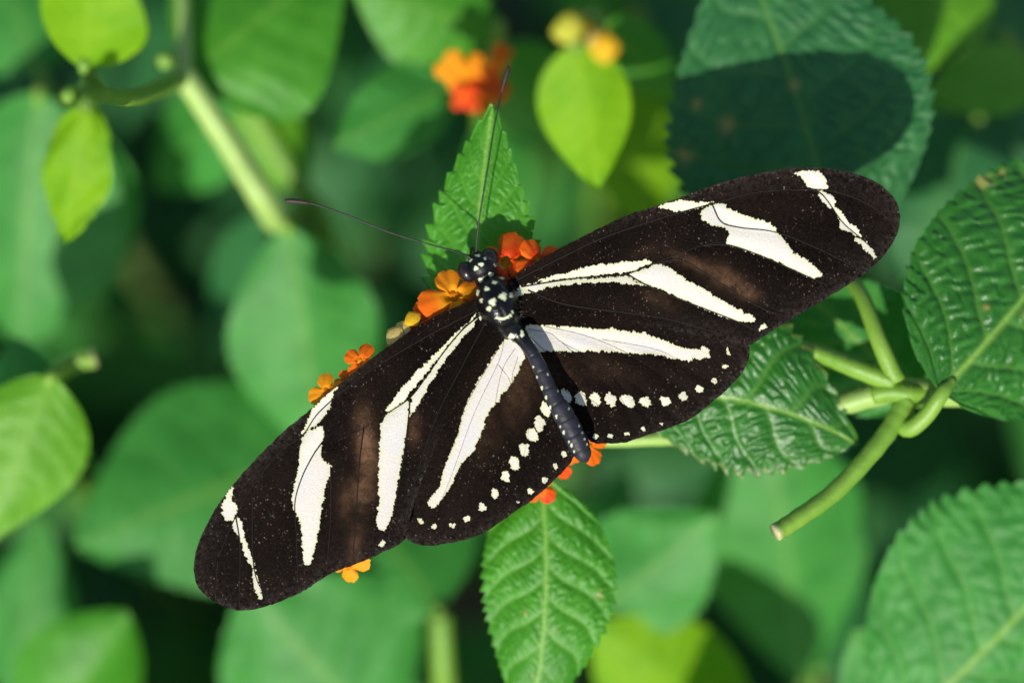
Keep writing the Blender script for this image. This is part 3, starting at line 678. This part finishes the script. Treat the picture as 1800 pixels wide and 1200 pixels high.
def wing(name, outline, bands, veins, hfun, wear, seed, label, vr=0.075):
    rg = np.random.default_rng(seed)
    O = smooth_closed(outline, 5.0) + 0
    O = O + rg.normal(0, 0.45, O.shape)
    pts = [tuple(p) for p in O]; faces = [list(range(len(O)))]; edges = [(i, (i + 1) % len(O)) for i in range(len(O))]; polys = []
    for bpoly in bands:
        Bp = resample(smooth_closed(bpoly, 3.0), 1.7, True)
        nrm_ = np.roll(Bp, -1, 0) - np.roll(Bp, 1, 0); nrm_ = np.stack([nrm_[:, 1], -nrm_[:, 0]], 1); nrm_ /= np.linalg.norm(nrm_, axis=1)[:, None] + 1e-9
        Bp = Bp + nrm_ * (rg.normal(0, 0.95, len(Bp)) + np.repeat(rg.normal(0, .9, len(Bp) // 4 + 1), 4)[:len(Bp)])[:, None] + rg.normal(0, .25, Bp.shape)
        k = len(pts); pts += [tuple(p) for p in Bp]; edges += [(k + i, k + (i + 1) % len(Bp)) for i in range(len(Bp))]; polys.append(Bp)
    lo, hi = O.min(0), O.max(0); gx, gy = np.meshgrid(np.arange(lo[0], hi[0], 5.5), np.arange(lo[1], hi[1], 5.5))
    G = np.stack([gx.ravel(), gy.ravel()], 1) + rg.uniform(-1.6, 1.6, (gx.size, 2)); G = G[inside(G, O)]
    # loose scales: tiny specks of cream beside the bands
    pts += [tuple(p) for p in G]
    vv, ee, ff, ov, oe, of = delaunay_2d_cdt([Vector(p) for p in pts], edges, [], 0, 1e-5, False)
    P = np.array([(p[0], p[1]) for p in vv])
    cen = np.array([P[list(f)].mean(0) for f in ff]); ino = inside(cen, O); inb = np.zeros(len(cen), bool)
    for Bp in polys:
        near = np.where((cen >= Bp.min(0)).all(1) & (cen <= Bp.max(0)).all(1))[0]
        if len(near): inb[near] |= inside(cen[near], Bp)
    keep = [(f, int(q)) for f, i_, q in zip(ff, ino, inb) if i_]
    dv = np.full(len(P), 1e9)
    for l in veins: dv = np.minimum(dv, segdist(P, l))
    h = hfun(P) + 0.16 * (1 - np.exp(-(dv / 11) ** 1.3))
    edge = np.full(len(P), 1e9)
    for Bp in polys:
        near = np.where((P >= Bp.min(0) - 4).all(1) & (P <= Bp.max(0) + 4).all(1))[0]
        dd_ = np.min(np.linalg.norm(P[near][:, None, :] - Bp[None, :, :], axis=2), axis=1) if len(near) else []
        edge[near] = np.minimum(edge[near], dd_)
    edge = 0.85 * np.exp(-(edge / 2.6) ** 2)
    rim = np.min(np.linalg.norm(P[:, None, :] - O[None, :, :], axis=2), axis=1); rr_ = np.linalg.norm(P - np.array([890, 560]), axis=1)
    rim = (0.55 * np.exp(-rim / 9) + 0.16 * np.exp(-rim / 55)) * sm(rr_, 150, 420)
    wv = np.zeros(len(P))
    for (cx, cy, sx, sy, an, amt) in wear:
        a = math.radians(an); dx, dy = P[:, 0] - cx, P[:, 1] - cy
        xx = dx * math.cos(a) + dy * math.sin(a); yy = -dx * math.sin(a) + dy * math.cos(a)
        wv = np.maximum(wv, amt * np.exp(-((xx / sx) ** 2 + (yy / sy) ** 2)))
    V3 = np.array([C(p[0], p[1], hh) for p, hh in zip(P, h)])
    o = mesh_obj(name, V3, [f for f, _ in keep], [M['wdark'], M['wcream']], BF, attrs={'wear': wv, 'edge': edge, 'rim': rim}, fmat=[q for _, q in keep])
    o['label'] = label
    for l in veins:
        Q2 = np.array(spline(l, max(8, int(sum(np.linalg.norm(np.diff(np.array(l, float), axis=0), axis=1)) / 9))))
        Q2 = Q2[inside(Q2, O)]
        if len(Q2) < 4: continue
        hh = hfun(Q2)
        Q3 = np.array([C(p[0], p[1], a + .03) for p, a in zip(Q2, hh)])
        R = np.linspace(vr, vr * .55, len(Q3))
        v, f = tube(Q3, R, 6, flat=.8); mesh_obj('vein', v, f, M['wvein'], o)
    return o
def hfore(P):
    r = np.linalg.norm(P - np.array([880, 530]), axis=1) / K
    return 1.2 + 0.055 * r - 0.0006 * r * r
def hhind(P):
    r = np.linalg.norm(P - np.array([905, 590]), axis=1) / K
    return -0.25 + 0.035 * r - 0.0008 * r * r
RF = [(893, 500), (900, 488), (974, 442), (1040, 408), (1104, 378), (1160, 360), (1200, 346), (1260, 324), (1320, 308), (1380, 297), (1420, 295), (1460, 297), (1504, 306), (1540, 320), (1566, 342), (1580, 366), (1581, 394), (1574, 418), (1556, 446), (1536, 466), (1504, 492), (1456, 522), (1412, 548), (1368, 574), (1332, 598), (1314, 607), (1290, 602), (1240, 592), (1150, 575), (1050, 566), (960, 560), (915, 552), (895, 530)]
RFB = [z2(p) for p in (
    [(1290, 84), (1340, 79), (1393, 80), (1425, 110), (1440, 145), (1435, 155), (1380, 158), (1350, 148), (1330, 120), (1310, 98)],
    [(1395, 168), (1430, 175), (1465, 195), (1470, 230), (1500, 260), (1530, 300), (1575, 345), (1588, 368), (1560, 360), (1520, 340), (1490, 325), (1488, 300), (1465, 255), (1430, 230), (1410, 200)],
    [(1560, 370), (1600, 385), (1640, 425), (1645, 460), (1620, 440), (1585, 410)],
    [(695, 232), (745, 215), (790, 200), (830, 210), (940, 212), (900, 228), (850, 245), (780, 255), (740, 248)],
    [(900, 240), (935, 222), (985, 225), (1000, 240), (1060, 265), (1130, 290), (1190, 310), (1215, 343), (1250, 385), (1290, 430), (1360, 480), (1410, 525), (1410, 540), (1370, 545), (1330, 530), (1250, 490), (1150, 450), (1060, 420), (1000, 400), (990, 380), (1000, 355), (985, 330), (940, 312), (900, 300), (875, 280), (880, 255)],
    [(160, 560), (300, 520), (420, 490), (560, 475), (640, 470), (665, 478), (620, 500), (560, 520), (450, 531), (300, 548)],
    [(80, 590), (150, 570), (300, 556), (450, 546), (545, 539), (590, 560), (640, 582), (560, 572), (450, 567), (330, 572), (220, 585), (150, 605), (100, 612)],
    [(565, 535), (620, 510), (690, 488), (740, 500), (800, 545), (900, 600), (1000, 660), (1110, 715), (1118, 730), (1090, 740), (1040, 735), (950, 705), (800, 640), (650, 576)],
    [(60, 612), (130, 600), (140, 607), (90, 625), (60, 630)], [(1130, 770), (1165, 750), (1170, 760), (1135, 780)])]
RFV = [z2(p) for p in (
    [(60, 560), (300, 440), (450, 370), (700, 285), (940, 218), (1100, 175), (1250, 160), (1440, 162), (1600, 215), (1720, 300)],
    [(90, 585), (300, 552), (440, 538), (555, 529), (680, 479), (880, 405), (990, 388)],
    [(555, 529), (640, 577), (800, 645), (1040, 738), (1160, 800)], [(880, 405), (1000, 402), (1150, 452), (1330, 532), (1440, 580)],
    [(930, 225), (970, 300), (1050, 325), (1215, 347), (1400, 420), (1560, 500)], [(120, 600), (300, 665), (700, 720), (1000, 800)],
    [(1280, 160), (1400, 170), (1500, 300), (1580, 370), (1660, 440)], [(690, 480), (800, 470), (950, 560), (1150, 680), (1280, 720)])]
LF = [(880, 548), (856, 526), (833, 527), (746, 566), (678, 612), (630, 648), (591, 680), (543, 721), (494, 762), (451, 805), (412, 849), (383, 887), (359, 931), (344, 970), (341, 1003), (349, 1032), (369, 1052), (398, 1067), (427, 1072), (460, 1067), (499, 1054), (538, 1035), (581, 1008), (630, 989), (673, 970), (712, 947), (722, 905), (740, 850), (765, 785), (795, 708), (825, 645), (858, 598), (884, 580)]
LFB = [z1(p) for p in (
    [(125, 760), (140, 725), (165, 690), (162, 730), (175, 760), (185, 772), (175, 792), (155, 818), (130, 805)],
    [(163, 833), (180, 805), (195, 820), (210, 880), (230, 930), (243, 970), (238, 988), (222, 970), (205, 930), (190, 880), (170, 855)],
    [(240, 990), (255, 1020), (272, 1085), (265, 1100), (250, 1080), (240, 1040)],
    [(545, 330), (530, 355), (520, 400), (480, 455), (420, 500), (430, 470), (450, 420), (490, 370)],
    [(470, 475), (495, 480), (490, 540), (485, 575), (495, 600), (520, 620), (505, 680), (490, 750), (475, 850), (455, 950), (435, 982), (420, 960), (415, 900), (410, 830), (390, 790), (380, 750), (378, 735), (390, 680), (405, 600), (412, 540), (430, 500)],
    [(1050, 62), (980, 130), (880, 230), (790, 320), (740, 385), (722, 415), (735, 422), (780, 388), (850, 300), (910, 225), (990, 130), (1040, 78)],
    [(1050, 78), (1040, 110), (1000, 150), (940, 230), (880, 320), (840, 390), (815, 430), (808, 438), (814, 368), (870, 293), (930, 205), (1000, 122)],
    [(799, 378), (801, 440), (790, 530), (770, 640), (750, 760), (725, 840), (708, 853), (690, 835), (688, 810), (695, 740), (695, 640), (700, 530), (705, 460), (720, 440), (760, 400)],
    [(1058, 62), (1082, 46), (1090, 60), (1065, 85)], [(695, 905), (715, 885), (720, 895), (705, 912)])]
LFV = [z1(p) for p in (
    [(1075, 40), (900, 130), (760, 210), (620, 300), (480, 420), (418, 505), (330, 570), (230, 700), (175, 800), (110, 950)],
    [(1075, 60), (1000, 122), (930, 205), (870, 290), (808, 370), (722, 428), (640, 480), (545, 525)],
    [(808, 370), (803, 440), (780, 620), (740, 830), (730, 890)], [(640, 480), (625, 600), (615, 750), (600, 960)],
    [(490, 530), (455, 580), (415, 660), (390, 750), (395, 860), (400, 1000), (405, 1070)], [(1080, 100), (1000, 250), (900, 450), (820, 700), (790, 860)],
    [(175, 800), (190, 900), (190, 1030), (188, 1130)], [(110, 950), (105, 1030), (100, 1100)], [(235, 700), (240, 980), (285, 1100)], [(520, 620), (520, 800), (505, 1000)])]
RH = [(895, 575), (905, 556), (1000, 552), (1100, 555), (1200, 570), (1280, 588), (1314, 604), (1318, 617), (1314, 635), (1302, 658), (1279, 683), (1248, 709), (1220, 732), (1187, 748), (1151, 760), (1118, 771), (1097, 778), (1069, 779), (1044, 778), (1030, 768), (1000, 735), (965, 680), (930, 620)]
RHB = [z4([(170, 125), (230, 122), (400, 130), (650, 145), (850, 155), (1000, 185), (1150, 235), (1250, 272), (1330, 290), (1380, 288), (1382, 272), (1400, 268), (1435, 295), (1440, 325), (1420, 350), (1370, 355), (1315, 350), (1300, 368), (1240, 360), (1150, 340), (1050, 325), (850, 315), (700, 300), (550, 305), (420, 300), (280, 303), (235, 300), (210, 240), (185, 180)])]
for (x, y, rx, ry, an) in [(450, 612, 36, 46, -25), (553, 628, 40, 48, -25), (652, 630, 38, 48, -20), (757, 638, 38, 52, -25), (875, 642, 52, 38, 40), (995, 647, 40, 34, 30), (1130, 645, 33, 30, 0), (1255, 610, 28, 24, 0), (1368, 563, 27, 21, 0), (1467, 507, 21, 21, 0), (1545, 410, 25, 14, 0), (1565, 305, 11, 28, -25), (655, 888, 18, 15, 0), (757, 885, 22, 15, 0), (872, 873, 22, 12, 0), (985, 845, 14, 13, 0), (1100, 800, 14, 5, 0)]:
    RHB.append(z4(ell(x, y, rx, ry, an)))
RHV = [z4(p) for p in ([(190, 150), (340, 180), (420, 240), (700, 400), (930, 640), (1100, 860)], [(200, 200), (330, 330), (520, 560), (700, 700), (800, 900)], [(300, 130), (600, 200), (900, 330), (1200, 520), (1310, 590), (1400, 690)], [(420, 240), (620, 420), (810, 600), (960, 880)], [(700, 220), (1100, 300), (1350, 450), (1560, 540)], [(600, 380), (900, 500), (1060, 640), (1250, 790)], [(200, 240), (300, 480), (500, 620), (600, 850)])]
LH = [(885, 562), (918, 585), (945, 635), (980, 705), (1006, 758), (1016, 788), (1004, 811), (989, 829), (967, 850), (932, 881), (915, 892), (890, 909), (859, 930), (824, 946), (782, 955), (754, 959), (730, 955), (714, 944), (705, 920), (730, 830), (780, 710), (830, 630), (862, 588)]
LHB = [z1([(1155, 155), (1190, 165), (1222, 210), (1215, 245), (1180, 310), (1130, 380), (1090, 430), (1070, 490), (1040, 560), (1000, 600), (980, 640), (950, 700), (920, 745), (890, 770), (875, 755), (878, 735), (900, 715), (920, 680), (930, 630), (960, 560), (990, 470), (1010, 400), (1040, 340), (1080, 270), (1120, 200)])]
for (x, y, rx, ry, an) in [(707, 868, 25, 38, -25), (677, 937, 26, 38, -10)]: LHB.append(zb(ell(x, y, rx, ry, an)))
for (x, y, rx, ry, an) in [(868 + 92, -45, 28, 36, -25), (918, 28, 26, 34, -20), (868, 97, 23, 38, -15), (827, 165, 20, 33, -10), (773, 248, 21, 26, 10), (707, 315, 18, 21, 0), (628, 375, 16, 15, 0), (555, 412, 16, 12, 0), (462, 412, 14, 14, 0), (395, 385, 9, 18, -25), (1115, 50, 12, 15, 0), (1075, 112, 9, 14, 0), (1020, 180, 14, 12, 0), (950, 237, 15, 12, 0), (885, 290, 10, 6, 0)]:
    LHB.append(z3(ell(x, y, rx, ry, an)))
LHV = [z1(p) for p in ([(1150, 160), (1130, 240), (1040, 430), (940, 700), (850, 890)], [(1190, 190), (1140, 280), (1100, 480), (1030, 700), (930, 890)], [(1200, 220), (1180, 320), (1240, 440), (1210, 620), (1120, 840)], [(1130, 250), (1175, 330), (1150, 500), (1080, 700), (1000, 880)], [(1130, 190), (1010, 400), (900, 640), (830, 840)], [(1215, 240), (1240, 310), (1310, 480), (1360, 560), (1240, 760)])]
wing('hindwing', RH, RHB, RHV, hhind, [(975, 655, 55, 26, 50, .16), (1060, 650, 70, 20, 10, .1)], 5, vr=0.022, label='black hindwing with one cream band and rows of cream spots, crossed by the shadow of the abdomen')
wing('hindwing', LH, LHB, LHV, hhind, [(910, 680, 60, 26, 100, .26), (860, 760, 60, 25, 100, .12)], 6, vr=0.022, label='black hindwing with pleated cream band and a row of cream spots')
wing('forewing', RF, RFB, RFV, hfore, [(1215, 462, 34, 10, 25, .45), (1275, 490, 38, 16, 30, .55), (1310, 512, 22, 12, 20, .6), (1160, 525, 30, 12, 20, .25), (1140, 440, 40, 10, -20, .1)], 7, 'black forewing with four cream markings and a rubbed brown patch')
wing('forewing', LF, LFB, LFV, hfore, [(645, 790, 16, 60, -5, .95), (638, 860, 18, 30, 5, .7), (728, 755, 10, 25, 5, .45), (610, 880, 14, 30, 0, .3), (625, 960, 14, 40, 5, .3)], 8, 'black forewing with cream markings and a large rubbed brown window')

# ---- body: head, thorax and abdomen as one surface
AX = [(834, 443, .8, 4), (839, 452, 1.1, 15), (843, 461, 1.3, 23), (847, 471, 1.4, 26), (852, 483, 1.3, 21), (857, 493, 1.3, 22), (866, 510, 1.7, 32), (875, 532, 1.9, 37), (884, 553, 1.9, 34), (896, 572, 1.7, 24), (914, 591, 1.8, 14), (934, 617, 2.1, 11.5), (947, 642, 2.2, 13), (961, 673, 2.3, 13.5), (972.5, 698, 2.3, 15), (986, 720, 2.3, 17.5), (999.5, 745, 2.2, 18.7), (1012, 770, 2.1, 19), (1021, 789, 2.0, 17.5), (1028, 804, 1.9, 12), (1032, 812, 1.9, 2)]
NS, SEG = 420, 72
A4 = spline(AX, NS); PC = np.array([C(a[0], a[1], a[2]) for a in A4]); RR = np.clip(A4[:, 3], 1, 99) / K
arc = np.concatenate([[0], np.cumsum(np.linalg.norm(np.diff(A4[:, :2], axis=0), axis=1))])
s0 = arc[np.argmin(np.abs(A4[:, 1] - 600))]
for j in range(1, 8):
    RR = RR * (1 - 0.07 * np.exp(-((arc - s0 - j * 31) / 2.2) ** 2)) * (1 + 0.02 * np.exp(-((arc - s0 - j * 31 + 8) / 6) ** 2))
bv, bf = tube(PC, RR, SEG)
# lumpy thorax: a central groove and shoulder swellings
T_, S_, N_ = frames(PC)
px = np.array([(900 + p[0] * D / (D - p[2]) * K, 600 - p[1] * D / (D - p[2]) * K) for p in bv])
top = (bv[:, 2] - np.repeat(PC[:, 2], SEG)) / np.repeat(RR, SEG)
yy = np.repeat(A4[:, 1], SEG)
tho = sm(yy, 492, 512) * (1 - sm(yy, 562, 585))
ang = np.arctan2(top, ((bv - np.repeat(PC, SEG, 0)) * np.repeat(S_, SEG, 0)).sum(1) / np.repeat(RR, SEG))
bv = bv + np.array([0, 0, 1.0]) * (0.22 * tho * np.cos(ang * 2 + math.pi) * (top > 0) * 0.5 + 0.12 * tho * np.abs(np.cos(ang * 3)) * (top > 0))[:, None]
BK = np.array([0.003, 0.003, 0.0035]); SLT = np.array([0.026, 0.026, 0.038]); WH = np.array([0.62, 0.68, 0.45])
ab = sm(yy, 590, 640)[:, None]
col = BK * (1 - ab) + SLT * ab
shade = (0.75 + 0.5 * np.sin(np.repeat(arc, SEG) / 31 * 2 * math.pi) * 0.3)[:, None]; col = col * (1 - ab) + col * ab * shade
rough = 0.22 + 0.26 * ab[:, 0] + 0.2 * (1 - sm(yy, 485, 500))
dots = [(836.7, 471.7, 4.5, 5), (845.7, 465, 5.5, 4.5), (852.7, 454, 2.6, 3.5), (840, 449, 6, 3), (826, 457, 5, 4), (863, 482, 6, 4.5), (844.5, 492, 4.5, 5), (869.5, 496.5, 5.5, 3.6), (855.5, 507.5, 5.2, 4.8), (839, 514, 4, 6.5), (883.5, 488.5, 6, 3), (884.5, 521, 8, 8.4), (865.5, 531, 7.2, 8), (846, 528, 3, 5), (859.5, 543, 4.5, 6), (899, 519, 4, 6), (874, 559, 4, 2.6), (880, 560.5, 4, 2.6), (886, 560, 4, 2.8), (892, 558, 3.6, 3), (897, 554.5, 3, 3.4), (901, 549, 2.6, 4), (899, 591, 7, 5.5), (918, 587, 4, 8), (826, 490, 5, 6), (871, 465, 4, 5)]
for (x, y) in [(283, 553), (312, 620), (340, 690), (383, 750), (433, 860), (487, 950)]: dots.append((880 + x / 3.913, 540 + y / 3.913, 2.4, 4.6))
for (x, y) in [(250, 480), (225, 410), (270, 300), (325, 460), (395, 575), (470, 695), (540, 815), (562, 862), (578, 905), (595, 940), (505, 990), (410, 820), (470, 925)]: dots.append((880 + x / 3.913, 540 + y / 3.913, 1.7, 2.8))
dm = np.zeros(len(bv))
for (cx, cy, rx, ry) in dots:
    wob = 1 + 0.16 * np.sin(np.arctan2(px[:, 1] - cy, px[:, 0] - cx) * 3 + cx) + 0.1 * np.sin(np.arctan2(px[:, 1] - cy, px[:, 0] - cx) * 7 + cy)
    q = np.sqrt(((px[:, 0] - cx) / rx) ** 2 + ((px[:, 1] - cy) / ry) ** 2) / wob / 0.82
    dm = np.maximum(dm, (1 - sm(q, 0.82, 1.12)) * (top > -0.1))
side = np.exp(-((top + 0.25) / 0.16) ** 2) * ab[:, 0] * (0.5 + 0.5 * np.sin(np.repeat(arc, SEG) / 31 * 2 * math.pi)) * 0.8
dm = np.maximum(dm, side)
col = col * (1 - dm[:, None]) + WH * dm[:, None]; rough = rough * (1 - dm) + 0.6 * dm
mesh_obj('body', bv, bf, M['body'], BF, attrs={'rough': rough}, cattrs={'col': col})['label'] = 'glossy black head and thorax with pale spots, slate grey abdomen'
def blob(name, c, rad, ax, mat, parent, nu=28, nv=18):
    a, b_, c_ = [np.array(q, float) / np.linalg.norm(q) for q in ax]; V = []; F = []
    for i in range(nv + 1):
        p = math.pi * i / nv
        for k in range(nu):
            t = 2 * math.pi * k / nu; V.append(c + rad[0] * a * math.sin(p) * math.cos(t) + rad[1] * b_ * math.sin(p) * math.sin(t) + rad[2] * c_ * math.cos(p))
    for i in range(nv):
        for k in range(nu):
            k2 = (k + 1) % nu; F.append((i * nu + k, (i + 1) * nu + k, (i + 1) * nu + k2, i * nu + k2))
    return mesh_obj(name, np.array(V), F, mat, parent, origin=c)
ea = np.array([0.479, -0.878, 0]); ep = np.array([0.878, 0.479, 0])
blob('eye', C(820, 478, 1.2), (20 / K, 15.5 / K, 19 / K), (ea, ep, (0, 0, 1)), M['eye'], BF)
blob('eye', C(860, 453, 1.3), (18 / K, 17 / K, 19 / K), (ea, ep, (0, 0, 1)), M['eye'], BF)
def antenna(pts, club):
    Q = spline([C(*p) for p in pts], 70); R = np.full(70, 0.082); R[:6] = np.linspace(.26, .09, 6)
    R = R * (1 + 0.10 * np.sin(np.arange(70) * 2.2))
    v, f = tube(Q, R, 8); o = mesh_obj('antenna', v, f, M['antenna'], BF)
    Q = spline([C(*p) for p in club], 16); s = np.linspace(0, 1, 16)
    v, f = tube(Q, 0.085 + 0.19 * np.sin(np.clip(s * 1.15, 0, 1) * math.pi * .56) * np.sqrt(np.clip(1.06 - s, 0, 1)) * 1.35, 10); mesh_obj('club', v, f, M['club'], o)
antenna([(826, 452, 1.4), (808, 444, 2), (760, 431, 2.5), (690, 410, 3), (648, 394, 3.2), (609, 378, 3.2), (560, 361, 3), (543, 357, 3)], [(545, 357.5, 3), (528, 354.5, 3), (512, 353, 3), (501, 353, 3)])
antenna([(837, 445, 1.4), (838, 425, 2), (844, 375, 3), (858, 291, 4), (868, 228, 4.4), (881, 164, 4.6), (882, 161, 4.6)], [(881.5, 163, 4.6), (887, 143, 4.7), (892, 126, 4.8), (895, 116, 4.8)])
def leg_(pts, r=.16):
    Q = spline([C(*p) for p in pts], 24); v, f = tube(Q, np.linspace(r, r * .5, 24), 8); mesh_obj('leg', v, f, M['leg'], BF)
leg_([(882, 505, .5), (893, 487, .4), (899, 465, -.2), (905, 458, -1.2), (906, 443, -2.6)], .2)
leg_([(850, 525, .5), (836, 525, .3), (820, 516, -.2), (812, 522, -1.5), (802, 520, -2.8)], .2)
leg_([(890, 540, .3), (915, 530, -1.2), (935, 500, -2.6), (930, 482, -3.4)], .2); leg_([(868, 552, .3), (845, 560, -1.4), (805, 560, -2.8), (790, 556, -3.4)], .2)
Q = spline([C(836, 446, .8), C(830, 436, -.4), C(826, 452, -2.2), C(812, 500, -2.9)], 24)
v, f = tube(Q, np.linspace(.18, .09, 24), 8); mesh_obj('proboscis', v, f, M['antenna'], BF)
# fuzz on head, thorax and wing roots
hv, hf = [], []
for _ in range(520):
    i = rng.randrange(int(NS * .03), int(NS * .46)); a = rng.uniform(-.5, math.pi + .5)
    d = S_[i] * math.cos(a) + N_[i] * math.sin(a); p = PC[i] + d * RR[i] * .96
    ln = rng.uniform(.25, .7) * (1 if abs(math.cos(a)) > .5 else .5)
    tip = p + d * ln + T_[i] * rng.uniform(-.1, .5); k = len(hv)
    hv += [p - T_[i] * .022, p + T_[i] * .022, tip]; hf.append((k, k + 1, k + 2))
mesh_obj('hair', np.array(hv), hf, M['hair'], BF, smooth=False)
